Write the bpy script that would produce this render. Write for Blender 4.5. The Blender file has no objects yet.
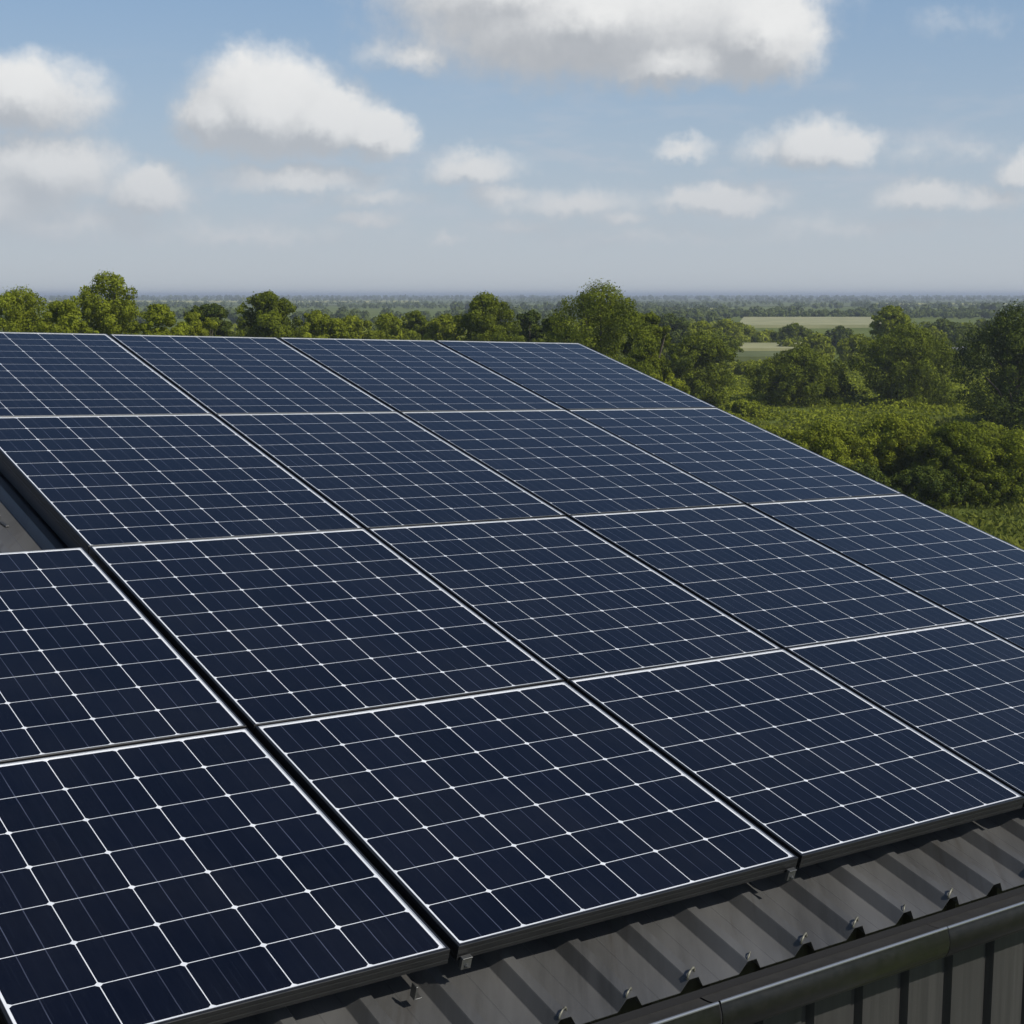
import bpy, math, random
import numpy as np
from mathutils import Vector, Matrix
random.seed(7); rng = np.random.default_rng(11)
S = bpy.context.scene; C = S.collection
H = 11.0; F = 1500.0; HOR = 295.0            # camera height (m), focal length and horizon in pixels
R = math.radians

# ------------------------------------------------------------ camera
cam = bpy.data.cameras.new('camera'); co = bpy.data.objects.new('camera', cam); C.objects.link(co); S.camera = co
TH = math.atan((512 - HOR) / F)
co.location = (0, 0, H); co.rotation_euler = (R(90) - TH, 0, 0)
cam.sensor_width = 36; cam.lens = 36 * F / 1024; cam.clip_start = .05; cam.clip_end = 60000

# ------------------------------------------------------------ roof frame (eave direction, up-slope direction, normal)
psi, eps, sl = R(35.7), R(-1.95), R(14.34)
ev = Vector((math.cos(psi) * math.cos(eps), math.sin(psi) * math.cos(eps), math.sin(eps)))
hv = Vector((-math.sin(psi), math.cos(psi), 0)); up = ev.cross(hv).normalized()
sv = (hv * math.cos(sl) + up * math.sin(sl)).normalized(); nv = ev.cross(sv).normalized()
O = Vector((-.115, 2.893, H - 1.315))
MR = Matrix(((ev.x, sv.x, nv.x, O.x), (ev.y, sv.y, nv.y, O.y), (ev.z, sv.z, nv.z, O.z), (0, 0, 0, 1)))
hn = Vector((math.sin(psi), -math.cos(psi), 0))

# ------------------------------------------------------------ sun
Ld = (ev * .25 - sv * .66 + nv).normalized()
EL = math.asin(Ld.z); AZ = math.atan2(Ld.x, Ld.y)
sun = bpy.data.lights.new('sun', 'SUN'); so = bpy.data.objects.new('sun', sun); C.objects.link(so)
sun.energy = 3.4; sun.angle = R(.5); sun.color = (1, .95, .86)
so.rotation_euler = (-Ld).to_track_quat('-Z', 'Y').to_euler(); so.location = (0, 0, 60)

# ------------------------------------------------------------ view
S.view_settings.view_transform = 'Standard'; S.view_settings.look = 'None'
S.view_settings.exposure = 0.0; S.view_settings.gamma = 1
S.render.resolution_x = S.render.resolution_y = 1024

# ------------------------------------------------------------ world: physical sky with cumulus
W = bpy.data.worlds.new('World'); S.world = W; W.use_nodes = True
W.cycles.sampling_method = 'MANUAL'; W.cycles.sample_map_resolution = 256
nt = W.node_tree; nt.nodes.clear()
class NB:
    def __init__(s, t): s.t = t
    def n(s, ty, **k):
        o = s.t.nodes.new(ty)
        for a, b in k.items(): setattr(o, a, b)
        return o
    def put(s, sock, v):
        if isinstance(v, bpy.types.NodeSocket): s.t.links.new(v, sock)
        else: sock.default_value = v
    def m(s, op, a, b=None, c=None, clamp=False):
        o = s.n('ShaderNodeMath', operation=op, use_clamp=clamp)
        for i, v in enumerate((a, b, c)):
            if v is not None: s.put(o.inputs[i], v)
        return o.outputs[0]
    def v(s, op, a, b=None, c=None, out=0):
        o = s.n('ShaderNodeVectorMath', operation=op)
        for i, x in enumerate((a, b, c)):
            if x is not None: s.put(o.inputs[i], x)
        return o.outputs[out]
    def mix(s, f, a, b, bt='MIX'):
        o = s.n('ShaderNodeMix', data_type='RGBA', blend_type=bt)
        s.put(o.inputs[0], f)
        for i, x in ((6, a), (7, b)):
            s.put(o.inputs[i], (*x, 1) if isinstance(x, tuple) and len(x) == 3 else x)
        return o.outputs[2]
    def noise(s, vec, scale, det=3, rough=.55, dist=0, col=False, dim='3D'):
        o = s.n('ShaderNodeTexNoise', noise_dimensions=dim); s.put(o.inputs['Vector'], vec); s.put(o.inputs['Scale'], scale)
        o.inputs['Detail'].default_value = det; o.inputs['Roughness'].default_value = rough; o.inputs['Distortion'].default_value = dist
        return o.outputs['Color' if col else 'Fac']
    def mr(s, v, a, b, c=0., d=1., sm=False):
        o = s.n('ShaderNodeMapRange'); o.interpolation_type = 'SMOOTHSTEP' if sm else 'LINEAR'
        s.put(o.inputs[0], v)
        for i, x in enumerate((a, b, c, d)): s.put(o.inputs[i + 1], x)
        return o.outputs[0]
    def xyz(s, v):
        o = s.n('ShaderNodeSeparateXYZ'); s.put(o.inputs[0], v); return o.outputs
    def comb(s, x, y, z=0.):
        o = s.n('ShaderNodeCombineXYZ')
        for i, v in enumerate((x, y, z)): s.put(o.inputs[i], v)
        return o.outputs[0]

# cloud lobes in sky angles: centre azimuth, centre height, half width, top radius, bottom radius, weight (all in 1/1500 rad)
LOB = [(266,112,92,70,54,1.3),(218,118,50,46,40,1.1),(325,126,74,50,36,1.2),(378,138,42,32,26,1.1),(300,180,112,20,18,.6),(372,198,66,12,12,.42),
 (20,98,98,48,42,.95),(50,170,84,42,46,.95),(148,190,50,33,32,1.05),(0,198,110,40,42,.7),(60,224,150,26,24,.45),
 (600,14,235,70,78,1.2),(762,34,72,70,56,1.2),(520,-10,170,60,70,1.0),(670,60,110,40,34,.9),(418,54,66,24,22,.5),
 (812,146,46,34,26,1.05),(848,146,34,22,22,.9),(772,150,36,20,18,.55),(724,202,72,22,17,.95),(690,200,30,18,15,.8),(680,148,34,14,13,.6),
 (474,170,56,26,18,.85),(500,196,40,14,12,.6),(572,206,88,22,18,.72),(620,222,42,13,12,.62),(520,228,60,10,8,.42),
 (926,198,56,22,17,.85),(992,200,50,16,14,.7),(1026,168,30,24,20,.75),(960,26,30,10,8,.10),(905,152,60,14,12,.2),(972,150,44,12,10,.2),
 (366,222,46,13,10,.55),(448,242,24,8,7,.45),(640,240,160,10,8,.26),(860,228,170,12,12,.3),(240,236,160,14,12,.3)]
g = bpy.data.node_groups.new('cumulus', 'ShaderNodeTree')
g.interface.new_socket('P', in_out='INPUT', socket_type='NodeSocketVector')
g.interface.new_socket('D', in_out='OUTPUT', socket_type='NodeSocketFloat')
gb = NB(g); gi = gb.n('NodeGroupInput').outputs[0]; acc = None
for cx, cy, rx, rt, rb, w in LOB:
    w *= .86 if (cy > 130 and cx > 420) else 1
    dy_ = F * math.cos(TH) + (512 - cy) * math.sin(TH); dz_ = -F * math.sin(TH) + (512 - cy) * math.cos(TH)
    q = gb.v('SUBTRACT', gi, (math.atan2(cx - 512, dy_), dz_ / math.hypot(cx - 512, dy_), 0))
    a = gb.v('MULTIPLY', q, (F / rx, F / rt, 0)); b = gb.v('MULTIPLY', q, (-F / rx, -F / rb, 0))
    l = gb.v('LENGTH', gb.v('MAXIMUM', a, b), out=1)
    f = gb.m('MULTIPLY_ADD', l, -w, w)
    acc = f if acc is None else gb.m('SMOOTH_MAX', acc, f, .12)
g.links.new(acc, gb.n('NodeGroupOutput').inputs[0])
b = NB(nt)
tc = b.n('ShaderNodeTexCoord').outputs['Generated']
x, y, z = b.xyz(tc)
hl = b.m('SQRT', b.m('ADD', b.m('MULTIPLY', x, x), b.m('MULTIPLY', y, y)))
hl = b.m('MAXIMUM', hl, 1e-4)
az = b.m('ARCTAN2', x, y); elv = b.m('DIVIDE', z, hl)
P = b.comb(az, elv)
w1 = b.v('SUBTRACT', b.noise(P, 26, 1, .5, 0, True, '2D'), (.5, .5, .5)); w2 = b.v('SUBTRACT', b.noise(P, 75, 3, .62, 0, True, '2D'), (.5, .5, .5))
Pw = b.v('ADD', P, b.v('ADD', b.v('MULTIPLY', w1, (.014, .010, 0)), b.v('MULTIPLY', w2, (.013, .012, 0))))
def cumulus(p):
    o = nt.nodes.new('ShaderNodeGroup'); o.node_tree = g; nt.links.new(p, o.inputs[0]); return o.outputs[0]
fine = b.noise(P, 48, 5, .6, 0, False, '2D')
cm = cumulus(Pw)
d0 = b.m('ADD', cm, b.m('MULTIPLY_ADD', fine, .34, -.17))
d1 = cumulus(b.v('ADD', Pw, (.010, .016, 0)))
alpha = b.mr(d0, -.12, .50, 0, .95, True)
grad = b.m('SUBTRACT', cm, d1)
lit = b.mr(b.m('ADD', grad, b.m('MULTIPLY_ADD', fine, .34, -.17)), -.46, .54, 0, 1, True)
low = b.mr(elv, .02, .15, 0, 1)
dark = b.mix(low, (.47, .515, .57), (.44, .46, .49)); brt = b.mix(low, (.53, .56, .60), (.86, .86, .85))
cc = b.mix(lit, dark, brt)
sky = b.n('ShaderNodeTexSky', sky_type='NISHITA', sun_disc=False, sun_elevation=EL, sun_rotation=AZ, altitude=50, air_density=1.0, dust_density=1.2, ozone_density=1.6)
skyc = b.v('SCALE', sky.outputs[0]); skyc.node.inputs['Scale'].default_value = .085; skyc = b.v('MULTIPLY', skyc, (.91, .99, 1.10))
# pale humid air towards the horizon
hz = b.mr(elv, .0, .20, .93, .55, True)
hz = b.m('MULTIPLY', hz, b.mr(elv, .2, .42, 1, 0, True))
air = b.mix(b.mr(elv, 0, .19), (.53, .57, .605), (.315, .46, .65))
base = b.mix(hz, skyc, air)
# thin streaky veil low over the horizon
veil = b.m('MULTIPLY', b.mr(b.noise(b.v('MULTIPLY', P, (1, 4, 1)), 16, 3, .6, 0, False, '2D'), .45, .78, 0, .35, True), b.m('MULTIPLY', b.mr(elv, .03, .06), b.mr(elv, .09, .16, 1, 0)))
base = b.mix(veil, base, (.53, .56, .62))
# other clouds round the rest of the sky
oth = b.mr(b.noise(b.v('MULTIPLY', tc, (1, 1, 2.4)), 3.2, 4, .6), .60, .80, 0, .35, True)
oth = b.m('MULTIPLY', oth, b.m('MAXIMUM', b.mr(b.m('ABSOLUTE', az), .42, .6), b.mr(elv, .55, .9)))
oth = b.m('MULTIPLY', oth, b.mr(elv, .02, .12))
base = b.mix(oth, base, (.62, .64, .67))
fin = b.mix(alpha, base, cc)
bg = b.n('ShaderNodeBackground'); nt.links.new(fin, bg.inputs[0]); bg.inputs[1].default_value = 1.0
nt.links.new(bg.outputs[0], b.n('ShaderNodeOutputWorld').inputs[0])

# ------------------------------------------------------------ helpers
def link(o, parent=None):
    C.objects.link(o)
    if parent is not None: o.parent = parent
    return o
def tag(o, label=None, cat=None, group=None, kind=None):
    if label: o['label'] = label
    if cat: o['category'] = cat
    if group: o['group'] = group
    if kind: o['kind'] = kind
    return o
def empty(name, mat=None, loc=None):
    o = bpy.data.objects.new(name, None); C.objects.link(o); o.empty_display_size = .3
    if mat is not None: o.matrix_world = mat
    if loc is not None: o.location = loc
    return o
class MB:
    def __init__(s): s.v = []; s.f = []
    def add(s, vs, fs):
        k = len(s.v); s.v += [tuple(p) for p in vs]; s.f += [tuple(i + k for i in q) for q in fs]; return s
    def box(s, x0, y0, z0, x1, y1, z1, bev=0):
        if bev <= 0:
            return s.add([(x0,y0,z0),(x1,y0,z0),(x1,y1,z0),(x0,y1,z0),(x0,y0,z1),(x1,y0,z1),(x1,y1,z1),(x0,y1,z1)],
                         [(3,2,1,0),(4,5,6,7),(0,1,5,4),(1,2,6,5),(2,3,7,6),(3,0,4,7)])
        q = bev
        ring = lambda z, i: [(x0+i,y0+i,z),(x1-i,y0+i,z),(x1-i,y1-i,z),(x0+i,y1-i,z)]
        vs = ring(z0, q) + ring(z0+q, 0) + ring(z1-q, 0) + ring(z1, q); fs = [(3,2,1,0),(12,13,14,15)]
        for k in range(3):
            for j in range(4): fs.append((k*4+j, k*4+(j+1)%4, k*4+4+(j+1)%4, k*4+4+j))
        return s.add(vs, fs)
    def tube(s, pts, rad, seg=7, cap=True):
        k0 = len(s.v); pts = [Vector(p) for p in pts]; n = len(pts); vs = []; a = None
        for i, p in enumerate(pts):
            t = (pts[min(i+1, n-1)] - pts[max(i-1, 0)]).normalized()
            if a is None: a = t.orthogonal().normalized()
            else: a = (a - t * a.dot(t)).normalized()
            c = t.cross(a)
            for j in range(seg):
                w = 2 * math.pi * j / seg; vs.append(p + (a * math.cos(w) + c * math.sin(w)) * rad[i])
        fs = [(i*seg+j, i*seg+(j+1)%seg, (i+1)*seg+(j+1)%seg, (i+1)*seg+j) for i in range(n-1) for j in range(seg)]
        if cap: fs += [tuple(range(seg))[::-1], tuple((n-1)*seg + j for j in range(seg))]
        return s.add(vs, fs)
    def build(s, name, m, parent=None, smooth=False):
        me = bpy.data.meshes.new(name); me.from_pydata(s.v, [], s.f); me.materials.append(m); me.update()
        if smooth: me.shade_smooth()
        return link(bpy.data.objects.new(name, me), parent)
def extrude(mb, prof, u0, u1, steps=1):
    """profile list of (v,w) swept along x from u0 to u1 (open sheet)"""
    k = len(prof); vs = []
    for i in range(steps + 1):
        u = u0 + (u1 - u0) * i / steps
        vs += [(u, p[0], p[1]) for p in prof]
    fs = [(i*k+j, (i+1)*k+j, (i+1)*k+j+1, i*k+j+1) for i in range(steps) for j in range(k-1)]
    return mb.add(vs, fs)

# ------------------------------------------------------------ materials
def mat(name, col, rough=.6, metal=0., spec=.5, fn=None):
    m = bpy.data.materials.new(name); m.use_nodes = True; t = m.node_tree; p = t.nodes['Principled BSDF']
    p.inputs['Base Color'].default_value = (*col, 1); p.inputs['Roughness'].default_value = rough
    p.inputs['Metallic'].default_value = metal; p.inputs['Specular IOR Level'].default_value = spec
    if fn: fn(NB(t), p)
    return m
def tc_obj(n): return n.n('ShaderNodeTexCoord').outputs['Object']
def bump(n, p, h, st, dist=.01):
    o = n.n('ShaderNodeBump'); n.put(o.inputs['Height'], h); o.inputs['Strength'].default_value = st; o.inputs['Distance'].default_value = dist
    n.put(p.inputs['Normal'], o.outputs[0])

def f_cells(n, p):
    uv = n.n('ShaderNodeUVMap'); uv.uv_map = 'cells'; u, v, _ = n.xyz(uv.outputs[0])
    dim = n.n('ShaderNodeAttribute'); dim.attribute_name = 'dim'; nu, nvv, sd = n.xyz(dim.outputs['Vector'])
    fu = n.m('FRACT', u); fv = n.m('FRACT', v)
    eu = n.m('ABSOLUTE', n.m('MULTIPLY_ADD', fu, 2, -1)); evv = n.m('ABSOLUTE', n.m('MULTIPLY_ADD', fv, 2, -1))
    g1 = n.m('GREATER_THAN', eu, .988); g2 = n.m('GREATER_THAN', evv, .986)
    g3 = n.m('GREATER_THAN', n.m('ADD', eu, evv), 1.89)
    out = n.m('MAXIMUM', n.m('LESS_THAN', n.m('MINIMUM', u, v), 0.), n.m('MAXIMUM', n.m('GREATER_THAN', u, nu), n.m('GREATER_THAN', v, nvv)))
    wl = n.m('MAXIMUM', n.m('MAXIMUM', g1, g2), n.m('MAXIMUM', g3, out))
    # busbars: two fine ribbons per cell, slightly wandering
    wob = n.m('MULTIPLY_ADD', n.noise(n.comb(n.m('FLOOR', u), v, sd), 1.3, 2), .012, -.006)
    f3 = n.m('ABSOLUTE', n.m('SUBTRACT', n.m('ABSOLUTE', n.m('SUBTRACT', n.m('ADD', fu, wob), .5)), .166))
    bb = n.m('LESS_THAN', f3, .0065)
    # tone per cell, crystalline streaks along the slope
    wn = n.n('ShaderNodeTexWhiteNoise'); n.put(wn.inputs[0], n.comb(n.m('FLOOR', u), n.m('FLOOR', v), sd))
    st = n.noise(n.comb(n.m('MULTIPLY', u, 46), n.m('MULTIPLY', v, 1.6), sd), 1.0, 3, .7)
    st = n.mr(st, .35, .75, 0, 1)
    fing = n.m('GREATER_THAN', n.noise(n.comb(n.m('MULTIPLY', u, 90), n.m('MULTIPLY', v, .9), sd), 1.0, 1, .5), .69)
    c = n.mix(wn.outputs['Value'], (.0022, .0030, .0075), (.0036, .0048, .0115))
    c = n.mix(n.m('MULTIPLY', st, .5), c, (.0065, .0085, .017))
    c = n.mix(n.m('MULTIPLY', fing, .30), c, (.016, .021, .036))
    c = n.mix(n.m('MULTIPLY', bb, n.mr(n.noise(n.comb(u, v, sd), .9, 2), .35, .65, .35, 1)), c, (.065, .075, .11))
    lt = n.noise(n.comb(u, v, sd), 1.1, 3)
    wc = n.mix(n.mr(lt, .3, .7), (.72, .74, .76), (.88, .89, .90))
    c = n.mix(wl, c, wc)
    # light dust film
    ob = tc_obj(n)
    du = n.mr(n.noise(ob, 2.2, 6, .65), .42, .85, 0, .025)
    c = n.mix(du, c, (.30, .29, .26))
    n.put(p.inputs['Base Color'], c)
    n.put(p.inputs['Roughness'], n.mr(n.noise(ob, 5, 5, .7), .3, .7, .10, .19))
    p.inputs['IOR'].default_value = 1.42
M_cells = mat('solar_glass', (.01, .014, .03), .12, 0, .42, f_cells)

def f_frame(n, p):
    ob = tc_obj(n); q = n.noise(n.v('MULTIPLY', ob, (4, 4, 30)), 9, 5, .6)
    n.put(p.inputs['Base Color'], n.mix(q, (.012, .0125, .014), (.026, .026, .027)))
    n.put(p.inputs['Roughness'], n.mr(q, .3, .7, .30, .45))
M_frame = mat('dark_anodised_aluminium', (.04, .04, .045), .35, .25, .5, f_frame)
def f_alu(n, p):
    q = n.noise(tc_obj(n), 60, 4); n.put(p.inputs['Base Color'], n.mix(q, (.12, .12, .115), (.26, .26, .25)))
M_alu = mat('weathered_aluminium', (.4, .4, .4), .4, .8, .5, f_alu)
M_lip = mat('mill_edge_aluminium', (.62, .63, .65), .32, .75)
M_rail = mat('rail_aluminium', (.12, .12, .125), .45, .7)
def f_roof(n, p):
    ob = tc_obj(n)
    s1 = n.noise(n.v('MULTIPLY', ob, (60, 2.2, 1)), 1, 5, .65); s2 = n.noise(n.v('MULTIPLY', ob, (7, 1.6, 1)), 1, 5, .6)
    sp = n.noise(ob, 260, 3, .7)
    c = n.mix(n.mr(s2, .3, .7), (.056, .056, .055), (.108, .108, .106))
    c = n.mix(n.mr(s1, .45, .8, 0, .55), c, (.105, .105, .104))
    c = n.mix(n.mr(sp, .62, .75, 0, .5), c, (.16, .145, .115))
    c = n.mix(n.mr(n.noise(n.v('MULTIPLY', ob, (14, 1.1, 1)), 1, 6, .7), .58, .7, 0, .45), c, (.040, .033, .025))
    n.put(p.inputs['Base Color'], c); n.put(p.inputs['Roughness'], n.mr(s2, .3, .7, .32, .46))
    bump(n, p, sp, .12, .002)
M_roof = mat('painted_roof_steel', (.07, .07, .068), .5, 0, .45, f_roof)
def f_wall(n, p):
    ob = tc_obj(n); s1 = n.noise(n.v('MULTIPLY', ob, (40, 40, 1.2)), 1, 5, .65); sp = n.noise(ob, 240, 3, .7)
    c = n.mix(n.mr(s1, .3, .75), (.028, .0275, .027), (.052, .051, .049)); c = n.mix(n.mr(sp, .62, .75, 0, .35), c, (.11, .10, .085))
    n.put(p.inputs['Base Color'], c)
M_wall = mat('painted_wall_steel', (.05, .05, .05), .6, 0, .3, f_wall)
def f_gut(n, p):
    ob = tc_obj(n); q = n.noise(n.v('MULTIPLY', ob, (3, 3, 3)), 14, 7, .75)
    n.put(p.inputs['Base Color'], n.mix(n.mr(q, .35, .7), (.007, .0078, .0075), (.0145, .0145, .013)))
    n.put(p.inputs['Roughness'], n.mr(q, .3, .7, .30, .42))
M_gut = mat('painted_gutter_steel', (.03, .03, .03), .3, 0, .35, f_gut)
def f_clip(n, p):
    q = n.noise(tc_obj(n), 120, 4, .7); n.put(p.inputs['Base Color'], n.mix(n.mr(q, .35, .65), (.08, .078, .06), (.30, .285, .22)))
M_flange = mat('gutter_flange_steel', (.05, .045, .04), .6, 0, .3, lambda n, p: n.put(p.inputs['Base Color'], n.mix(n.noise(n.v('MULTIPLY', tc_obj(n), (3, 3, 30)), 8, 6, .7), (.022, .0215, .020), (.056, .054, .050))))
M_bead = mat('gutter_bead_highlight', (.34, .35, .36), .25, .7)  # far paler than the gutter: the lip's bright highlight is put into the colour
M_clip = mat('weathered_clip_steel', (.4, .4, .33), .5, .3, .5, f_clip)
M_dark = mat('black_parts_and_gap_shade', (.012, .012, .013), .9)  # flat black for small parts and for the painted shade under the eave

# ------------------------------------------------------------ ground
def f_ground(n, p):
    ge = n.n('ShaderNodeNewGeometry').outputs['Position']
    a = n.noise(ge, .012, 4, .6); d = n.noise(ge, .14, 5, .65); e = n.noise(ge, 1.6, 4, .7)
    c = n.mix(n.mr(a, .35, .65), (.10, .135, .022), (.17, .20, .035))
    c = n.mix(n.mr(d, .45, .7, 0, .8), c, (.075, .095, .018)); c = n.mix(n.mr(e, .5, .75, 0, .5), c, (.20, .20, .05))
    n.put(p.inputs['Base Color'], c); bump(n, p, e, .5, .2)
M_ground = mat('meadow_soil', (.08, .09, .03), .95, 0, .1, f_ground)
NX = 90
xs = np.concatenate([np.linspace(-18000, -600, 22), np.linspace(-560, 560, 60), np.linspace(600, 18000, 22)])
ys = np.concatenate([np.linspace(-600, -60, 8), np.linspace(-40, 560, 70), np.linspace(640, 26000, 30)])
def gz(x, y):
    d = math.hypot(x, y); k = max(0, min(1, (d - 45) / 80)) * max(0, min(1, (1500 - d) / 700))
    return k * (.35 * math.sin(x * .045 + 1) * math.cos(y * .037) + .25 * math.sin(x * .11 + y * .07))
mb = MB(); nx = len(xs)
mb.v = [(x, y, gz(x, y)) for y in ys for x in xs]
mb.f = [(j*nx+i, j*nx+i+1, (j+1)*nx+i+1, (j+1)*nx+i) for j in range(len(ys)-1) for i in range(nx-1)]
tag(mb.build('ground', M_ground, smooth=True), kind='structure')
def at(px, D, z=0): return Vector((D * (px - 512) / F, D, z))     # ground point seen at column px, D metres out
def dist(py): return H * F / (py - HOR)
def f_field(n, p, c1=(.30, .30, .15), c2=(.40, .38, .20)):
    ge = n.n('ShaderNodeNewGeometry').outputs['Position']
    n.put(p.inputs['Base Color'], n.mix(n.mr(n.noise(n.v('MULTIPLY', ge, (1, .4, 1)), .09, 5, .6), .35, .65), c1, c2))
M_field = mat('pale_crop', (.33, .32, .16), .95, 0, .1, f_field)
M_field2 = mat('green_crop', (.1, .12, .05), .95, 0, .1, lambda n, p: f_field(n, p, (.10, .12, .045), (.17, .19, .08)))
M_rape = mat('yellow_crop', (.4, .36, .1), .95, 0, .1, lambda n, p: f_field(n, p, (.22, .24, .08), (.62, .56, .16)))
M_track = mat('track_gravel', (.22, .22, .22), .9, 0, .1, lambda n, p: f_field(n, p, (.17, .17, .17), (.26, .255, .25)))
def field(quad, m, z=.9):
    v = [(p.x, p.y, z) for p in (at(*q) for q in quad)] ; k = len(v)
    low = [(a, c, -.6) for a, c, _ in v]
    o = MB().add(v + low, [tuple(range(k))] + [(i, (i+1) % k + 0, (i+1) % k + k, i + k) for i in range(k)]).build('field', m)
    return tag(o, kind='structure')
field([(735, dist(327)), (905, dist(327)), (905, dist(318.3)), (742, dist(318.3))], M_field)
field([(690, dist(352)), (800, dist(352)), (800, dist(346)), (690, dist(346))], M_field)
field([(690, dist(361)), (796, dist(361)), (796, dist(355)), (700, dist(355))], M_field2)
field([(640, 1420), (1060, 1420), (1090, 1620), (600, 1620)], M_field2)
field([(560, 1020), (700, 1020), (720, 1180), (560, 1180)], M_rape)
field([(880, 1640), (1010, 1640), (1020, 1900), (870, 1900)], M_rape)
field([(150, 1500), (520, 1500), (540, 1800), (140, 1800)], M_field2)
field([(500, 2300), (1200, 2300), (1200, 2900), (500, 2900)], M_field2)
field([(-100, 2300), (420, 2300), (420, 2800), (-100, 2800)], M_rape)
# curved grey track between the right hand trees
tp = [(930, 392), (948, 384), (962, 372), (972, 352), (974, 325), (968, 304), (960, 290), (950, 282)]
vs = []
for i, (px, D) in enumerate(tp):
    p = at(px, D); q = at(*tp[min(i+1, 7)]) - at(*tp[max(i-1, 0)]); nn = Vector((-q.y, q.x, 0)).normalized() * (1.6 + .5 * i / 7)
    vs += [(p.x - nn.x, p.y - nn.y, .95), (p.x + nn.x, p.y + nn.y, .95)]
tag(MB().add(vs, [(2*i, 2*i+1, 2*i+3, 2*i+2) for i in range(7)]).build('track', M_track), kind='structure')

c_ = O + ev * -.7 + hv * 4.7; yv = [c_ + hv * a_ + Vector((hv.y, -hv.x, 0)) * b_ for a_, b_ in ((-17, -14), (-17, 12), (14, 12), (14, -14))]
tag(MB().add([(p.x, p.y, .03) for p in yv], [(0, 1, 2, 3)]).build('bounce_sheet', mat('bounce_sheet_grey', (.20, .20, .19), .9, 0, .2, lambda n, p: n.put(p.inputs['Base Color'], n.mix(n.noise(n.n('ShaderNodeNewGeometry').outputs['Position'], .8, 5), (.15, .15, .145), (.24, .235, .22))))), kind='structure')  # unseen grey sheet added to keep green ground bounce off wall and gutter

# ------------------------------------------------------------ foliage
def f_leaf(n, p, a=(.075, .10, .018), c=(.17, .185, .035)):
    at_ = n.n('ShaderNodeAttribute'); at_.attribute_name = 'tone'
    n.put(p.inputs['Base Color'], n.mix(at_.outputs['Fac'], a, c))
def leafmat(name, a, c, tr=.32):
    m = mat(name, a, .75, 0, .08, lambda n, p: f_leaf(n, p, a, c)); t = m.node_tree
    p = t.nodes['Principled BSDF']; o = t.nodes['Material Output']
    ts = t.nodes.new('ShaderNodeBsdfTranslucent'); mx = t.nodes.new('ShaderNodeMixShader'); mx.inputs[0].default_value = tr
    t.links.new(p.inputs['Base Color'].links[0].from_socket, ts.inputs[0])
    t.links.new(p.outputs[0], mx.inputs[1]); t.links.new(ts.outputs[0], mx.inputs[2]); t.links.new(mx.outputs[0], o.inputs[0])
    return m
L_mid = leafmat('oak_leaves', (.082, .106, .010), (.205, .242, .020))
L_light = leafmat('willow_leaves', (.145, .172, .012), (.290, .330, .028), .3)
L_dark = leafmat('holly_leaves', (.036, .056, .009), (.120, .148, .018), .12)
L_scrub = leafmat('bramble_leaves', (.145, .170, .011), (.285, .316, .026), .25)
L_far = leafmat('far_wood_leaves', (.080, .105, .028), (.130, .160, .042), .1)
M_bark = mat('bark', (.09, .07, .05), .9, 0, .1, lambda n, p: n.put(p.inputs['Base Color'], n.mix(n.noise(tc_obj(n), 8, 5), (.05, .04, .03), (.14, .12, .09))))

def quads(name, pos, nrm, size, m, tone, parent=None, asp=.62):
    """leaf sprays: one rhombus per entry"""
    n = len(pos); a = rng.normal(size=(n, 3)); a -= nrm * (a * nrm).sum(1)[:, None]; a /= np.linalg.norm(a, axis=1)[:, None] + 1e-9
    c = np.cross(nrm, a); sz = size[:, None]
    bend = nrm * sz * .18
    v = np.stack([pos - a * sz, pos - c * sz * asp + bend, pos + a * sz, pos + c * sz * asp + bend], 1).reshape(-1, 3)
    me = bpy.data.meshes.new(name); me.vertices.add(4 * n); me.vertices.foreach_set('co', v.astype(np.float32).ravel())
    me.loops.add(4 * n); me.loops.foreach_set('vertex_index', np.arange(4 * n, dtype=np.int32))
    me.polygons.add(n); me.polygons.foreach_set('loop_start', np.arange(0, 4 * n, 4, dtype=np.int32)); me.polygons.foreach_set('loop_total', np.full(n, 4, np.int32))
    me.update(); at_ = me.attributes.new('tone', 'FLOAT', 'FACE'); at_.data.foreach_set('value', tone.astype(np.float32))
    me.materials.append(m)
    return link(bpy.data.objects.new(name, me), parent)
def shell(lobes, n, size, flat=.0, fuzz=.14):
    """points spread through the shells of many lobes; lobes: array (k,5) x,y,z,r,tone"""
    k = len(lobes); pr = lobes[:, 3] ** 2; pr = pr / pr.sum(); idx = rng.choice(k, n, p=pr)
    d = rng.normal(size=(n, 3)); d /= np.linalg.norm(d, axis=1)[:, None]
    r = lobes[idx, 3] * (1.04 - np.abs(rng.normal(size=n)) * fuzz * 1.7 + rng.normal(size=n) * .09)
    pos = lobes[idx, :3] + d * r[:, None] * np.array([1, 1, .88])
    nr = d * .9 + rng.normal(size=(n, 3)) * .42; nr /= np.linalg.norm(nr, axis=1)[:, None]
    keep = np.ones(n, bool)
    for j in range(k):                                     # drop what lies deep inside another lobe
        dd = np.linalg.norm(pos - lobes[j, :3], axis=1) / lobes[j, 3]
        keep &= ~((dd < .5) & (idx != j))
    tone = np.clip(lobes[idx, 4] + rng.normal(size=n) * .18, 0, 1)
    return pos[keep], nr[keep], (size * rng.uniform(.6, 1.35, n))[keep], tone[keep]
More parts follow.
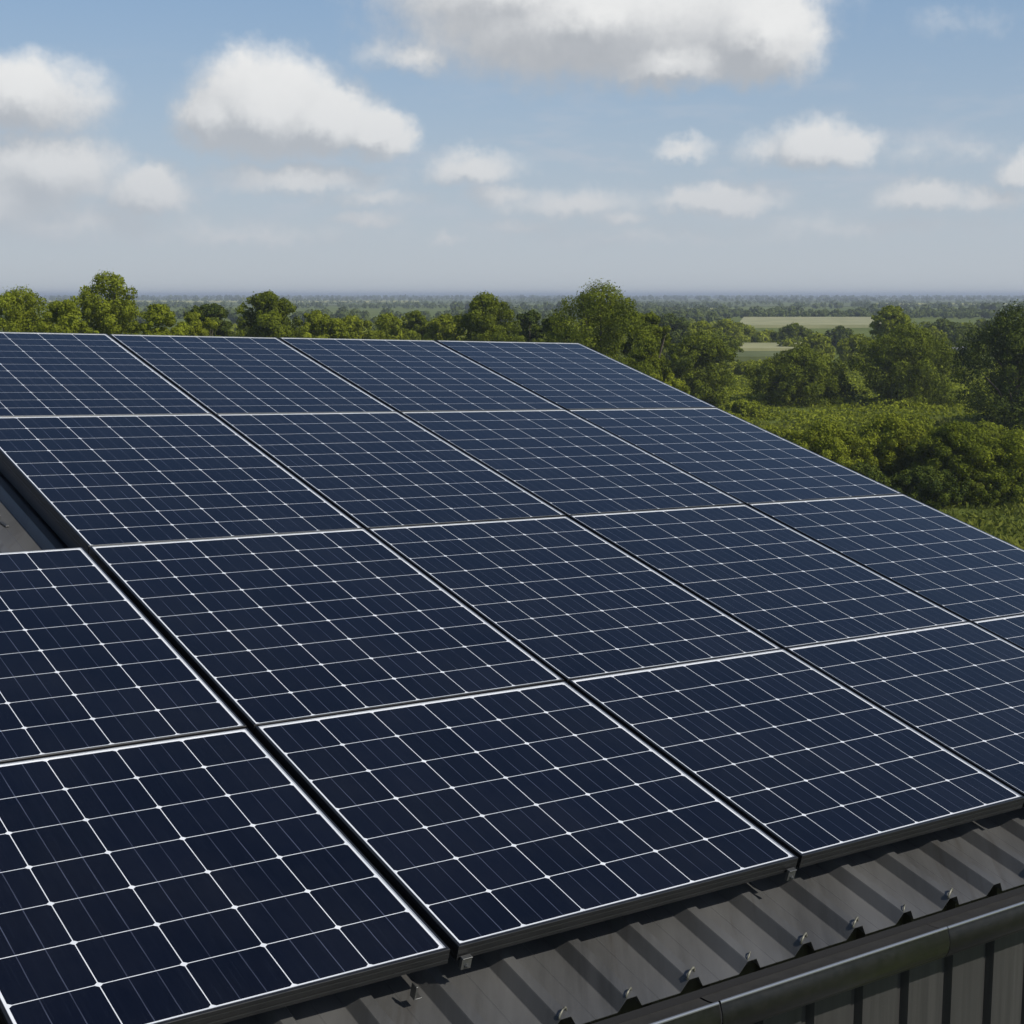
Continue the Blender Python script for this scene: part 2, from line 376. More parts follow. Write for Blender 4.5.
def make_lobes(w, h, z0, style, rad=None):
    """crown envelope w wide, from z0 to h; style: round / tall / spread / bush"""
    nl = {'round': 170, 'tall': 180, 'spread': 170, 'bush': 120}[style]; L = []
    hh = h - z0; rr = min(w / 2, hh * .75); wf = min(.86, max(.36, 1 - {'round': .46, 'tall': .56, 'spread': .34, 'bush': .42}[style] * w / hh))
    ex = rng.uniform(0, 6.28, 3)
    for i in range(nl):
        t = rng.uniform(.04, 1.0) ** (.85 if i > nl * .3 else 1.3)          # height in the crown
        rad = math.sqrt(max(0, 1 - ((t - wf) / (1 - wf)) ** 2)) if t > wf else 1 - .22 * ((wf - t) / wf) ** 2
        ph = rng.uniform(0, 6.28)
        rad *= 1 + .05 * math.sin(2 * ph + ex[0]) + .07 * math.sin(3 * ph + ex[1] + t * 5) + .05 * math.sin(9 * t + ex[2])
        q = rng.uniform(.55, .92) if i > nl * .2 else rng.uniform(0, .5)
        lr = (rng.uniform(.08, .22) if i > nl * .2 else rng.uniform(.28, .42)) * rr
        rd = max(0, rad * q * w / 2 - lr * .35)
        L.append((rd * math.cos(ph), rd * math.sin(ph), z0 + t * hh * .94 - (lr * .5 if t > .8 else 0), lr, np.clip(rng.normal(.5, .22), 0, 1)))
    ext = max(math.hypot(l[0], l[1]) + l[3] for l in L); L = [(l[0] * w / 2 / ext * 1.18, l[1] * w / 2 / ext * 1.18, l[2], l[3] * min(1.15, w / 2 / ext), l[4]) for l in L]
    top = max(l[2] + .88 * l[3] for l in L); 
    L = np.array(L); L[:, 2] += (h - top)
    return L
def plant(kind, name, px, top, wpx, D, label, m, group=None, style='round', cat=None, z0f=None, dens=1.0, fine=1.0, twig=0):
    """a tree or bush seen at column px with its top at row top, wpx pixels wide, D metres away"""
    w = wpx * D / F; hgt = H - D * (top - HOR) / F
    loc = at(px, D); loc.z = gz(loc.x, loc.y) - .05
    hgt -= loc.z
    t = empty(name, loc=loc); t.rotation_euler.z = random.uniform(0, 6.28)
    z0 = hgt * (z0f if z0f is not None else (.03 if kind == 'tree' else 0.0))
    L = make_lobes(w, hgt, z0, style)
    size = D * .00078 * fine
    npx = wpx * (hgt - z0) * F / D
    n = int(min(60000, npx * 8.5 * dens / fine ** 2))
    P_, N_, S_, T_ = shell(L, n, size)
    # loose sprays that break the outline
    k = int(n * .06); P2, N2, S2, T2 = shell(np.column_stack([L[:, :3], L[:, 3] * 1.18, L[:, 4]]), k, size * .85, fuzz=.25)
    P_ = np.vstack([P_, P2]); N_ = np.vstack([N_, N2]); S_ = np.concatenate([S_, S2]); T_ = np.concatenate([T_, T2])
    ok = P_[:, 2] > .02
    if twig:
        kk = int(twig); bd = rng.normal(size=(kk, 3)); bd[:, 2] = np.abs(bd[:, 2]) + .8; bd /= np.linalg.norm(bd, axis=1)[:, None]
        li = rng.integers(0, len(L), kk); base = L[li, :3] + bd * L[li, 3:4] * .8
        ln = rng.uniform(.3, .9, kk) * w * .11
        for s_ in np.linspace(0, 1, 7):
            P_ = np.vstack([P_, base + bd * (ln * s_)[:, None] + rng.normal(size=(kk, 3)) * size * .6]); N_ = np.vstack([N_, rng.normal(size=(kk, 3))])
            N_[-kk:] /= np.linalg.norm(N_[-kk:], axis=1)[:, None]; S_ = np.concatenate([S_, np.full(kk, size * .8 * (1.15 - s_ * .6))]); T_ = np.concatenate([T_, rng.uniform(.3, .9, kk)])
        ok = P_[:, 2] > .02
    quads('crown' if kind == 'tree' else 'foliage', P_[ok], N_[ok], S_[ok], m, T_[ok], t)
    tr = MB(); rb = max(.05, hgt * .022)
    if kind == 'tree':
        hz_ = z0 + (hgt - z0) * .55
        tr.tube([(0, 0, -.2), (.05, .02, z0), (.1, -.05, (z0 + hz_) / 2), (.15, 0, hz_)], [rb * 1.3, rb, rb * .8, rb * .45], 8)
        for j in rng.choice(len(L), 9, replace=False):
            e_ = L[j, :3]; s_ = Vector((.08, 0, z0 + (hz_ - z0) * random.uniform(.05, .8)))
            mid = s_.lerp(Vector(e_), .5) + Vector((0, 0, .05 * hgt)); tr.tube([s_, mid, Vector(e_)], [rb * .45, rb * .3, rb * .12], 6)
        tr.build('trunk', M_bark, t, True)
    else:
        for j in rng.choice(len(L), 6, replace=False):
            e_ = Vector(L[j, :3]); tr.tube([(random.uniform(-.1, .1), random.uniform(-.1, .1), -.1), e_ * .5 + Vector((0, 0, .1)), e_], [.05, .035, .015], 5)
        tr.build('stem', M_bark, t, True)
    tag(t, label, cat or ('tree' if kind == 'tree' else 'bush'), group)
    return t
TREES = [
 # name, px, top, w, D, label, leaves, style, twig
 ('tree', 26, 287, 92, 96, 'feathery light green tree at the far left edge behind the panels', L_light, 'spread', 60),
 ('tree', -62, 286, 100, 100, 'light green tree just outside the left edge beside the feathery one', L_light, 'spread', 30),
 ('tree', 112, 272, 92, 98, 'tall bushy light green tree at left, highest above the horizon', L_light, 'round', 70),
 ('tree', 211, 303, 50, 128, 'small dark green round tree left of the broader dark one', L_dark, 'round', 10),
 ('tree', 271, 291, 76, 122, 'broad dark green tree with a knobbly top behind the second panel column', L_mid, 'round', 24),
 ('tree', 416, 310, 44, 150, 'small darker tree low behind the third panel column', L_mid, 'round', 6),
 ('tree', 486, 292, 84, 124, 'round green tree just behind the fourth panel column', L_mid, 'round', 24),
 ('tree', 600, 281, 122, 106, 'largest tree, mid green, right behind the top right corner of the array', L_mid, 'tall', 30),
 ('tree', 646, 312, 56, 112, 'green tree leaning against the right flank of the largest tree', L_mid, 'tall', 16),
 ('tree', 699, 331, 76, 142, 'rounded olive green tree right of the largest tree', L_mid, 'round', 18),
 ('tree', 800, 345, 104, 148, 'squat round tree with a dark lower left side in the middle of the meadow', L_mid, 'round', 18),
 ('tree', 888, 305, 40, 212, 'dome shaped tree top rising behind the wide tree at right', L_light, 'round', 8),
 ('tree', 906, 321, 108, 146, 'wide tree with deep shade on its left, between the squat tree and the dark tree', L_mid, 'round', 26),
 ('tree', 1014, 301, 118, 118, 'tall dark tree cut by the right edge of the picture', L_dark, 'tall', 30),
 ('tree', 1110, 296, 120, 122, 'tall mid green tree outside the right edge beside the dark one', L_mid, 'round', 20),
]
for nm, px, top, w, D, lab, m, st, tw in TREES:
    plant('tree', 'tree', px, top, w, D, lab, m, style=st, twig=tw)
BUSH = [
 (70, 300, 56, 92, 'light shrub between the feathery tree and the tall bushy tree', L_light),
 (160, 304, 62, 94, 'low light green shrub right of the tall bushy tree', L_light),
 (196, 312, 50, 110, 'shrub in front of the small dark round tree', L_scrub),
 (318, 310, 56, 126, 'pale shrub right of the broad dark tree', L_light),
 (352, 315, 60, 140, 'low rounded shrub in the gap between two trees behind the array', L_scrub),
 (388, 313, 56, 146, 'low pale shrub left of the small darker tree', L_light),
 (446, 314, 46, 138, 'shrub touching the left side of the round green tree', L_scrub),
 (530, 310, 46, 134, 'dark shrub between the round tree and the largest tree', L_dark),
 (556, 316, 50, 112, 'dark shrub at the left foot of the largest tree', L_dark),
 (660, 366, 60, 112, 'light green bush at the right foot of the largest tree', L_scrub),
 (742, 398, 56, 134, 'bright bush between the rounded olive tree and the squat tree', L_light),
 (722, 408, 66, 118, 'low bright bush beside the panel edge below the olive tree', L_scrub),
 (772, 424, 64, 112, 'low bright bush in front of the squat tree', L_scrub),
 (838, 420, 60, 112, 'low bright bush in front of the gap between squat and wide tree', L_light),
 (775, 446, 80, 92, 'spreading scrub close to the right panel edge', L_scrub),
 (826, 419, 92, 82, 'bramble bush at the left end of the near thicket', L_scrub),
 (892, 412, 96, 84, 'tall leafy bush in the middle of the near thicket', L_scrub),
 (958, 420, 92, 81, 'bramble bush right of the middle of the near thicket', L_mid),
 (1020, 428, 88, 80, 'bush of the near thicket cut by the right edge', L_light),
 (1090, 424, 100, 82, 'bush of the near thicket outside the right edge', L_scrub),
 (905, 412, 80, 112, 'pale bush between the wide tree and the near thicket', L_light),
 (985, 420, 80, 106, 'pale bush at the foot of the tall dark tree', L_light),
 (864, 461, 70, 79, 'dark low bush at the front foot of the thicket beside the grass', L_dark),
 (930, 465, 84, 79, 'dark low bush at the front right of the thicket', L_dark),
 (1004, 465, 80, 79, 'low bush at the front of the thicket by the right edge', L_mid),
]
for px, top, w, D, lab, m in BUSH:
    plant('bush', 'bush', px, top, w, D, lab, m, style='bush', twig=24)
MID = [(668, 313, 50, 262, L_dark), (700, 320, 46, 235, L_scrub), (724, 318, 40, 300, L_scrub), (738, 322, 34, 330, L_scrub), (716, 331, 50, 215, L_mid), (764, 329, 34, 345, L_scrub),
 (792, 322, 42, 330, L_mid), (838, 325, 36, 330, L_dark), (815, 332, 40, 250, L_scrub), (788, 338, 26, 300, L_scrub), (855, 333, 44, 236, L_scrub),
 (650, 322, 44, 240, L_scrub), (940, 318, 44, 330, L_dark), (966, 322, 46, 300, L_mid), (990, 318, 44, 340, L_dark), (930, 326, 30, 260, L_scrub), (948, 348, 30, 230, L_scrub), (975, 356, 36, 215, L_mid)]
MLAB = ['dark bush above the olive tree, right of the largest tree', 'rounded bush above the olive tree', 'far bush left of the pale field', 'bush just left of the upper pale strip', 'bush behind the olive tree top',
 'small far bush above the lower pale strips', 'domed bush cutting into the pale field', 'dark dome bush right on the pale field edge', 'bush below the pale field above the squat tree', 'small bush at the right end of the pale strips', 'bush left of the dome shaped tree top',
 'bush touching the right flank of the largest tree', 'dark far bush right of the dome shaped tree top', 'far bush above the bend of the grey track', 'dark far bush left of the tall dark tree top', 'small bush right of the wide tree top',
 'small bush below the grey track bend', 'bush right below the grey track by the dark tree']
for (px, top, w, D, m), lab in zip(MID, MLAB):
    plant('bush', 'bush', px, top, w, D, lab, m, style='bush', dens=.9)

def wood(name, rows, label, m=L_far, seed=0):
    """far-off wood: rows = (D, px0, px1, height, coverage)"""
    PP = []; NN = []; SS = []; TT = []
    for D, p0, p1, hh, cov in rows:
        x0, x1 = (p0 - 512) / F * D, (p1 - 512) / F * D; step = hh * .8; x = x0
        while x < x1:
            x += step * rng.uniform(.5, 1.3)
            if math.sin(x / D * 37 + D * .7) * .5 + math.sin(x / D * 91 + D) * .3 + rng.uniform(-.4, .4) > cov * 2 - 1: continue
            h = hh * rng.uniform(.6, 1.15); y = D + rng.normal() * D * .02; w = h * rng.uniform(.8, 1.4)
            n = int(np.clip(h * w * (F / D) ** 2 * 2.6, 24, 900))
            d = rng.normal(size=(n, 3)); d /= np.linalg.norm(d, axis=1)[:, None]; r = rng.uniform(.6, 1.0, n)
            r *= 1 + .18 * np.sin(d[:, 0] * 7 + x) * np.cos(d[:, 2] * 6 + y)
            PP.append(np.column_stack([x + d[:, 0] * r * w / 2, y + d[:, 1] * r * w / 2, h * .5 + d[:, 2] * r * h * .5]))
            q = d + rng.normal(size=(n, 3)) * .4; NN.append(q / np.linalg.norm(q, axis=1)[:, None])
            SS.append(np.full(n, min(h * .2, D * .0010)) * rng.uniform(.7, 1.3, n)); TT.append(np.clip(rng.uniform(0, .9) + rng.normal(size=n) * .2, 0, 1))
    o = quads(name, np.vstack(PP), np.vstack(NN), np.concatenate(SS), m, np.concatenate(TT))
    return tag(o, label, 'woodland', kind='stuff')
wood('hedgerow', [(192, 290, 560, 5.0, .75), (225, 200, 640, 5.4, .7), (262, 280, 640, 5.2, .8), (300, 180, 650, 5.6, .8), (340, 150, 660, 5.5, .85)], 'belt of light scrub behind the array between the nearer trees', L_scrub)
wood('scrubland', [(205, 640, 740, 2.0, .8), (240, 620, 700, 2.5, .8), (250, 812, 905, 2.5, .8), (285, 640, 720, 2.7, .9), (285, 800, 930, 2.6, .85), (335, 640, 760, 2.9, .9), (340, 780, 930, 2.0, .6), (385, 640, 745, 3.1, .9), (385, 965, 1150, 3.3, .9), (400, 875, 950, 3.1, .9), (440, 600, 740, 3.2, .9), (450, 880, 1150, 3.6, .95), (480, 600, 735, 3.1, .8)], 'rough green scrub below the pale fields', L_scrub)
wood('woodland', [(730, 500, 1150, 3.4, 1.0), (760, 700, 1150, 3.6, .95), (800, 540, 1150, 4, .7), (880, 480, 900, 4.5, .7), (960, 860, 1200, 6, .9), (1100, 450, 640, 6, .9), (560, 120, 720, 4.6, .9), (700, 100, 700, 5, .9)], 'dark tree belts across the middle distance above the pale field', L_far)
wood('woodland', [(D, -120, 1150, 4.2 if D < 2500 else 6.5, .66) for D in (1250, 1420, 1750, 2150, 2600, 3100)], 'hazy belts of woods and hedges in the far plain', L_far)
wood('woodland', [(D, -120, 1150, 10, .97) for D in (3600, 4600, 5800, 7400)], 'blue grey line of woods along the horizon', L_far)

# meadow grass right of the array
n = 60000; D_ = rng.uniform(36, 130, n); px = rng.uniform(640, 1120, n); X = (px - 512) / F * D_
Z = np.array([gz(a, c) for a, c in zip(X, D_)])
pat = np.sin(X * .9) * np.cos(D_ * .7) + np.sin(X * .33 + D_ * .21)
hgt = rng.uniform(.12, .34, n) * (1 + .35 * pat)
d = np.column_stack([rng.normal(size=n), rng.normal(size=n) * .7 - .5, rng.normal(size=n) * .5]); d /= np.linalg.norm(d, axis=1)[:, None]
quads_pos = np.column_stack([X, D_, Z + np.abs(hgt) * .6])
L_grass = leafmat('grass_blades', (.10, .125, .018), (.22, .24, .04), .3)
gr = quads('grass', quads_pos, d, np.abs(hgt), L_grass, np.clip(.5 + .2 * pat + rng.normal(size=n) * .2, 0, 1), asp=.3)
tag(gr, 'olive green meadow grass right of the solar array', 'grass', kind='stuff')

# low scrub cover between the bushes
n = 170000; D_ = 78 + 155 * rng.random(n) ** 1.25; px = rng.uniform(600, 1130, n); X = (px - 512) / F * D_
pat = np.sin(X * .35 + 1.3) * np.cos(D_ * .22) + .7 * np.sin(X * .9 + D_ * .31) * np.sin(D_ * .53 + 2) + .5 * np.sin(X * 2.1) * np.cos(D_ * 1.3)
Z = np.array([gz(a, c) for a, c in zip(X, D_)]); hh = np.clip(.42 + .34 * pat, .08, 1.2)
pos = np.column_stack([X, D_, Z + hh * rng.random(n) ** .5]); keep = rng.random(n) < np.clip(.5 + .5 * pat + .35, .25, 1)
d = np.column_stack([rng.normal(size=n) * .6, rng.normal(size=n) * .6, rng.normal(size=n) * .4 + .6]); d /= np.linalg.norm(d, axis=1)[:, None]
sc_ = quads('low_scrub', pos[keep], d[keep], (D_ * .00105 * rng.uniform(.6, 1.4, n))[keep], L_scrub, np.clip(.5 + .25 * pat + rng.normal(size=n) * .2, 0, 1)[keep])
tag(sc_, 'knee high yellow green scrub between the bushes and trees', 'scrub', kind='stuff')

# ------------------------------------------------------------ the building
HP = .14                                        # panel surface above the roof pans
EDGE = -.16                                     # roof edge, down-slope of the lowest panel edge
U0, U1, VT = -5.2, 3.845, 4.62
P0 = O + sv * EDGE - nv * HP                    # a point of the pan at the eave
base = Vector((P0.x, P0.y, 0))
bld = empty('metal_building', loc=base)
tag(bld, 'dark metal clad building whose ribbed roof carries the solar array', 'building')
def w2b(p): return p - base
def rf(u, v, w): return w2b(O + ev * u + sv * v + nv * w)
# rib positions
PIT = .1775; RU = .567
prof = []
k0 = int((U0 - RU) // PIT) + 1; u = U0; prof.append((U0, 0))
ribs = []
k = k0
while RU + k * PIT + .06 < U1:
    a = RU + k * PIT; ribs.append(a)
    prof += [(a - .0540, 0), (a - .0525, .001), (a - .0360, .028), (a - .0343, .030), (a - .0077, .030), (a - .0060, .028), (a + .0135, .001), (a + .015, 0)]
    # shallow stiffening line in the pan
    prof += [(a + .062, 0), (a + .065, .0012), (a + .068, 0)]
    k += 1
prof.append((U1, 0))
mb = MB(); vsn = [EDGE + (VT - EDGE) * i / 24 for i in range(25)]
vs = []; K = len(prof)
for v_ in vsn:
    for a, h in prof: vs.append(rf(a, v_, -HP + h))
for a, h in prof: vs.append(rf(a, EDGE, -HP + h - .0016))
for a, h in prof: vs.append(rf(a, EDGE + .6, -HP + h - .0016))
fs = [(i*K+j, i*K+j+1, (i+1)*K+j+1, (i+1)*K+j) for i in range(24) for j in range(K-1)]
fs += [(25*K+j, 25*K+j+1, j+1, j) for j in range(K-1)] + [(25*K+j+1, 25*K+j, 26*K+j, 26*K+j+1) for j in range(K-1)]
mb.add(vs, fs)
roof = mb.build('roof', M_roof, bld)
# back slope, ridge cap
back = hv * math.cos(sl) - up * math.sin(sl)
top = w2b(O + sv * VT - nv * HP)
prof2 = [(a, h) for a, h in prof]; mb = MB(); vs = []
upn = (hv * math.sin(sl) + up * math.cos(sl))
for r_ in (0, 4.8):
    for a, h in prof2: vs.append(top + ev * a + back * r_ + upn * h - nv * .002)
mb.add(vs, [(j, j+1, K+j+1, K+j) for j in range(K-1)])
mb.build('rear_roof', M_roof, bld)
rc = MB()
c0 = [top - sv * .07 + nv * .036, top + nv * .037 + up * .004, top + back * .09 + upn * .034]
rc.add([p + ev * a for a in (U0, U1) for p in c0], [(0, 3, 4, 1), (1, 4, 5, 2)])
rc.build('ridge_cap', M_roof, roof)
# walls: front wall with recessed grooves, end walls, rear wall
def wall_sheet(p_from, p_to, out, ztops, name, per=.1775, gw=.038, gd=.022, sub=None):
    """vertical ribbed sheet from p_from to p_to (building coordinates), ztops: function t -> top z"""
    L_ = (p_to - p_from).length; dr = (p_to - p_from) / L_; pts = []; s_ = 0
    while s_ < L_:
        for a, dd in ((0, 0), (per - gw - .008, 0), (per - gw, -gd), (per - .008, -gd), (per - .0001, 0)):
            if s_ + a <= L_: pts.append((s_ + a, dd))
        if s_ + .05 < L_ : pass
        s_ += per
    vs = []; 
    for s_, dd in pts:
        q = p_from + dr * s_ + out * dd; vs.append((q.x, q.y, -.1)); vs.append((q.x, q.y, ztops(s_ / L_)))
    return MB().add(vs, [(2*i, 2*i+2, 2*i+3, 2*i+1) for i in range(len(pts)-1)]).build(name, M_wall, bld)
WO = -.100
fl = lambda u_: w2b(P0 + ev * u_ + hn * WO)
a0, a1 = fl(U0 + .037), fl(U1 - .04)
wall_sheet(Vector((a0.x, a0.y, 0)), Vector((a1.x, a1.y, 0)), hn, lambda t: (a0.z + (a1.z - a0.z) * t) - .012, 'front_wall')
depth = 4.8 * math.cos(sl) * 2
def gable(u_, out, name):
    q0 = fl(u_); q1 = q0 + hv * (depth - .2); zt = (w2b(O + sv * VT - nv * HP) + ev * u_).z - .03
    def zf(t): return q0.z - .015 + (zt - q0.z) * (1 - abs(2 * t - 1))
    wall_sheet(Vector((q0.x, q0.y, 0)) if out < 0 else Vector((q0.x, q0.y, 0)), Vector((q1.x, q1.y, 0)), ev * (1 if out > 0 else -1), zf, name)
gable(U1 - .04, 1, 'gable_wall'); gable(U0 + .05, -1, 'gable_wall')
r0, r1 = a0 + hv * (depth - .2), a1 + hv * (depth - .2)
wall_sheet(Vector((r0.x, r0.y, 0)), Vector((r1.x, r1.y, 0)), -hn, lambda t: (a0.z + (a1.z - a0.z) * t) - .012, 'rear_wall')
# black strip that paints in the shade of the gap under the roof edge
mb = MB()
q = [P0 + hn * .004 - Vector((0, 0, .0045)), P0 + hn * .004 - Vector((0, 0, .080))]
mb.add([w2b(p + ev * a) for a in (U0, U1) for p in q], [(0, 1, 3, 2)]); mb.build('eave_gap_shade', M_dark, bld)
# gutter: trough with rolled front lip in three visible lengths
gut = empty('gutter', loc=(0, 0, 0)); gut.parent = bld
fp = [(.006, -.0225), (.020, -.0225), (.036, -.0210), (.052, -.0185), (.0610, -.0172)]
gp = [(.0606, -.0180), (.0606, -.0150)]
gp += [(.0655 + .0045 * math.cos(R(t)), -.0140 + .0045 * math.sin(R(t))) for t in range(100, -16, -20)]
gp += [(.0722, -.020), (.0760, -.030), (.0780, -.042), (.0780, -.054), (.0760, -.066), (.0720, -.076), (.0670, -.0825), (.0675, -.0845), (.066, -.0865), (.058, -.0870), (-.018, -.0870)]
bp = [(.0615 + .0042 + .0042 * math.cos(R(t)), -.0108 + .0042 * math.sin(R(t))) for t in range(200, -41, -20)]
joints = [-5.2, -3.39, -1.85, -.50, .567, 1.336, 2.25, 3.2, 3.87]
for i in range(len(joints) - 1):
    a, c = joints[i] + .0022, joints[i+1] - .0022; mb = MB(); vs = []; jo = random.uniform(-.0012, .0012)
    for s_ in (a, a + .001, c - .001, c):
        sc = .0012 if s_ in (a, c) else 0
        for o_, zz in gp: vs.append(w2b(P0 + ev * s_ + hn * (o_ - sc + jo) + Vector((0, 0, zz + jo))))
    G = len(gp); fs = [(r_*G+j, (r_+1)*G+j, (r_+1)*G+j+1, r_*G+j+1) for r_ in range(3) for j in range(G-1)]
    o = mb.add(vs, fs).build('gutter_length', M_gut, gut, True)
    for pr, nm_, m_ in ((fp, 'inner_flange', M_flange), (bp, 'rolled_bead_highlight', M_bead)):
        q_ = len(pr); MB().add([w2b(P0 + ev * s_ + hn * (o_ + jo) + Vector((0, 0, zz + jo))) for s_ in (a, c) for o_, zz in pr], [(j, q_+j, q_+j+1, j+1) for j in range(q_-1)]).build(nm_, m_, gut, True)
    mb = MB()      # joint sleeve just inside the seam
    vs = [w2b(P0 + ev * s_ + hn * (o_ * .985 - .0015) + Vector((0, 0, zz + (.001 if zz < -.05 else -.0012)))) for s_ in (c - .02, c + .024) for o_, zz in gp]
    mb.add(vs, [(j, G+j, G+j+1, j+1) for j in range(G-1)]).build('joint_sleeve', M_dark, gut)
# rib end clips on the roof edge
clip_at = [(-1, 0), (0, 1), (1, 1.2), (2, 1.1), (3, 1.25), (4, 1.1), (6, 1.5)]
for i, sc in [(0, 1.15), (1, .75), (2, 1.1), (3, 1.1), (4, .7), (5, 1.1), (7, 1.5), (-1, .9), (-2, 1.0), (9, 1.0), (10, 1.1)]:
    a = RU + i * PIT - .021; mb = MB(); s_ = .0150 * sc
    pts = [rf(a + s_ * 1.0 * math.cos(t) + random.uniform(-.0006, .0006), EDGE + .012 + .008 * math.cos(t), -HP + .028 + s_ * 1.05 * math.sin(t)) for t in [math.pi * q / 9 for q in range(10)]]
    mb.tube(pts, [.0023 * sc + .0004 * math.sin(q * 2.1) for q in range(10)], 6)
    mb.build('rib_clip', M_clip, roof, True)
# screw heads in the roof pans and ribs


# ------------------------------------------------------------ solar panels
COL = {-1: -1.78, 0: -.882, 1: 0, 2: 1.006, 3: 1.903, 4: 2.860, 5: 3.871}; ROW = [0, .972, 2.176, 3.476, 4.710]; NCELL = [7, 9, 10, 12]
T = .035; MG = .0058; LX = .0070
def frame_mesh(W_, L_, LY):
    pf = [(.004, 0), (0, .0005), (0, .0075), (.0007, .009), (.0007, .0115), (0, .013), (0, .0225), (.0006, .0238), (.0006, .0255), (0, .0268), (0, .0338), (.0009, .0350), (LX - .0008, .0350), (LX, .0343), (LX, .031)]
    mb = MB(); vs = []
    for d_, z_ in pf:
        k = 1 if d_ < .002 else 0; fy = d_ if k or d_ == .004 else d_ - LX + LY; ft = d_ if k or d_ == .004 else d_ - LX + .0042
        vs += [(d_, fy, z_), (W_ - d_, fy, z_), (W_ - d_, L_ - ft, z_), (d_, L_ - ft, z_)]
    fs = []
    for i in range(len(pf) - 1):
        for j in range(4): fs.append((i*4+j, i*4+(j+1) % 4, i*4+4+(j+1) % 4, i*4+4+j))
    return mb.add(vs, fs)
names_col = ['far left', 'left of centre', 'centre', 'right of centre', 'rightmost']
rowname = ['front', 'second', 'third', 'top']
def panel(ci, ri, label):
    cl_, cr_ = [(.0105 if k <= 1 else .0065) for k in (ci, ci + 1)]; rg = .0028; LY = .0080 if ri == 0 else .0042; LT = .0042
    x0, x1 = COL[ci] + cl_, COL[ci+1] - cr_; y0, y1 = ROW[ri] + rg, ROW[ri+1] - rg
    if ri == 3 and ci == 4: pass
    W_, L_ = x1 - x0, y1 - y0
    j = Matrix.Rotation(R(random.uniform(-.06, .06)), 4, 'X') @ Matrix.Rotation(R(random.uniform(-.08, .08)), 4, 'Y')
    t = empty('solar_panel', MR @ Matrix.Translation((x0, y0, -T + random.uniform(-.0008, .0008))) @ j)
    frame_mesh(W_, L_, LY).build('frame', M_frame, t)
    # bright inner edge of the frame where the glass is seated
    zt = .0348
    mb = MB(); vs = []
    for d_, z_ in ((-.0006, .0345), (-.0004, zt + .0006), (.0004, zt + .0004), (.0006, .0328)): vs += [(LX + d_, LY + d_, z_), (W_ - LX - d_, LY + d_, z_), (W_ - LX - d_, L_ - LT - d_, z_), (LX + d_, L_ - LT - d_, z_)]
    mb.add(vs, [(i*4+q, i*4+(q+1) % 4, i*4+4+(q+1) % 4, i*4+4+q) for i in range(3) for q in range(4)]).build('glazing_bead', M_lip, t)
    nu, nv_ = (6 if ci > 0 else 5), NCELL[ri]; gx0, gx1, gy0, gy1 = LX, W_ - LX, LY, L_ - LT
    q4 = [(gx0, gy0), (gx1, gy0), (gx1, gy1), (gx0, gy1)]
    me = bpy.data.meshes.new('glass'); me.from_pydata([(a_, b_, .0325) for a_, b_ in q4], [], [(0, 1, 2, 3)])
    uvl = me.uv_layers.new(name='cells'); cw, cl = (gx1 - gx0 - 2 * MG) / nu, (gy1 - gy0 - 2 * MG) / nv_
    for li, (px_, py_) in enumerate(q4): uvl.data[li].uv = ((px_ - gx0 - MG) / cw, (py_ - gy0 - MG) / cl)
    at_ = me.attributes.new('dim', 'FLOAT_VECTOR', 'FACE'); at_.data[0].vector = (nu, nv_, random.uniform(0, 50))
    me.materials.append(M_cells); link(bpy.data.objects.new('glass', me), t)
    mb = MB(); mb.box(W_ * .4, L_ - .2, .012, W_ * .6, L_ - .1, .028, .002); mb.build('junction_box', M_dark, t)
    tag(t, label, 'solar panel', 'solar panels mounted in a grid on the metal roof')
    return t
for ri in range(4):
    for ci in range(-1, 5):
        if ci <= 0 and ri >= 2 or ci < 0 and ri >= 1: continue
        if ci < 0: lab = 'sliver of a solar panel cut off by the bottom left corner'
        elif ci == 0: lab = ['nearest whole solar panel at the bottom left, five cells wide', 'panel at the left edge just below the gap that bares the roof'][ri]
        else:
            pos = ['first full column, the one beside the open gap', 'second full column', 'third full column', 'outer right column'][ci-1]
            lab = {0: 'front row panel', 1: 'second row panel', 2: 'third row panel', 3: 'topmost row panel'}[ri] + ' of the ' + pos
        panel(ci, ri, lab)
# mounting rails up the slope under both edges of every column
rl = 0
for ci in range(5):
    for side in (0, 1):
        u_ = COL[ci] + .055 if side == 0 else COL[ci+1] - .055
        v1 = ROW[4] - .03 if ci else ROW[2] - .03
        t = empty('mounting_rail', MR @ Matrix.Translation((u_ - .015, .15, -.108)))
        mb = MB(); Lr = v1 - .15
        pf = [(0, 0), (.030, 0), (.030, .050), (.026, .072), (.019, .072), (.019, .060), (.011, .060), (.011, .072), (.004, .072), (0, .050)]; k = len(pf)
        vs = [(x_, 0, z_) for x_, z_ in pf] + [(x_, Lr, z_) for x_, z_ in pf]
        mb.add(vs, [tuple(range(k)), tuple(range(k, 2*k))[::-1]] + [(j, j+k, (j+1) % k + k, (j+1) % k) for j in range(k)])
        mb.build('rail', M_rail, t)
        tag(t, 'aluminium rail under the %s edge of the %s' % (('left', 'right')[side], ('panels at far left', 'first full panel column', 'second full panel column', 'third full panel column', 'outer right panel column')[ci]), 'rail', 'mounting rails under the solar panels')
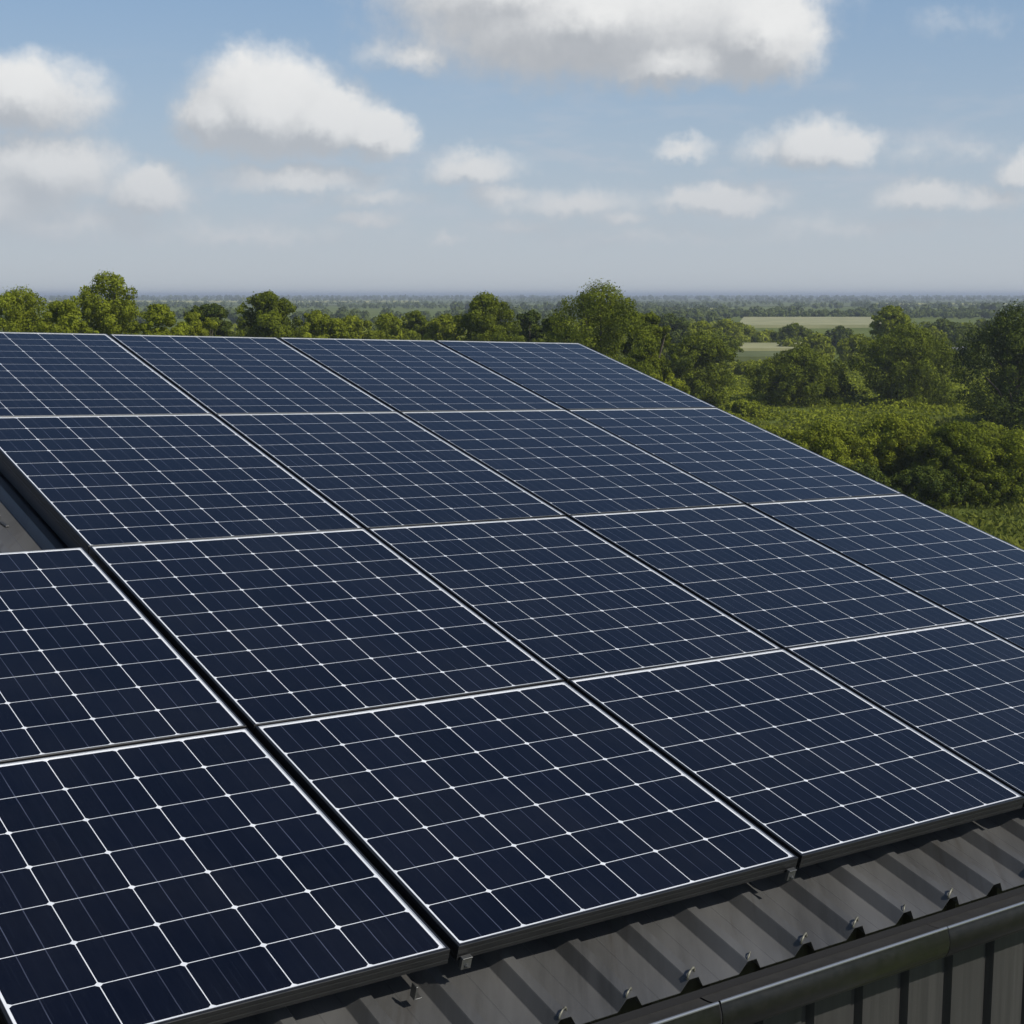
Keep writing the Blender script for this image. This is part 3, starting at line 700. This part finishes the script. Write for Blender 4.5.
# end clamps on the lowest panel edge
for u_, lab in ((.028, 'small grey end clamp under the front left corner of the first full front panel'), (.975, 'small grey end clamp under the front right corner of the first full front panel')):
    t = empty('end_clamp', MR @ Matrix.Translation((u_, -.006, -.052)))
    mb = MB(); mb.box(-.012, -.004, 0, .012, .004, .027, .001); mb.box(-.012, -.006, .026, .012, .006, .0285, .0005); mb.build('bracket', M_alu, t)
    mb = MB(); mb.tube([(0, -.004, .010), (0, -.009, .010)], [.0055, .0050], 6); mb.tube([(0, -.009, .010), (0, -.012, .010)], [.003, .0025], 8); mb.build('bolt', M_alu, t)
    tag(t, lab, 'clamp', 'end clamps on the front panel edge')
t = empty('roof_bracket', MR @ Matrix.Translation((-.075, .012, -.108)))
mb = MB(); mb.box(-.002, -.008, 0, .002, .010, .030, .0006); mb.box(-.002, -.008, -.002, .016, .010, .001, .0005); mb.build('plate', M_alu, t)
tag(t, 'small upright metal tab on a roof rib below the nearest panel', 'bracket')
HK1 = (.023, 3.130); HK2 = (-.080, 2.735)
# loose fixings lying in the open gap at the left
for (u_, v_, rz, lab) in ((HK1[0], HK1[1], .5, 'small grey hook shaped fixing in the roof gap half under the panel edge'), (HK2[0], HK2[1], .2, 'small slotted clip on the bare roof above the left panel')):
    t = empty('roof_hook', MR @ Matrix.Translation((u_, v_, -.1385)) @ Matrix.Rotation(rz, 4, 'Z'))
    mb = MB(); mb.box(-.006, -.035, 0, .006, .035, .006, .001); mb.box(-.006, .024, .0055, .006, .035, .022, .001); mb.build('bracket', M_alu, t)
    tag(t, lab, 'bracket')

# ------------------------------------------------------------ haze
def make_haze():
    m = bpy.data.materials.new('haze'); m.use_nodes = True; t = m.node_tree; t.nodes.clear()
    v = t.nodes.new('ShaderNodeVolumePrincipled'); v.inputs['Color'].default_value = (.80, .88, 1, 1); v.inputs['Density'].default_value = 2.7e-4
    v.inputs['Anisotropy'].default_value = .1
    o = t.nodes.new('ShaderNodeOutputMaterial'); t.links.new(v.outputs[0], o.inputs['Volume'])
    b_ = MB().box(-18500, -650, -2, 18500, 26500, 22)
    o = b_.build('haze', m); tag(o, 'thin bluish haze over the plain', 'haze', kind='stuff')
make_haze()
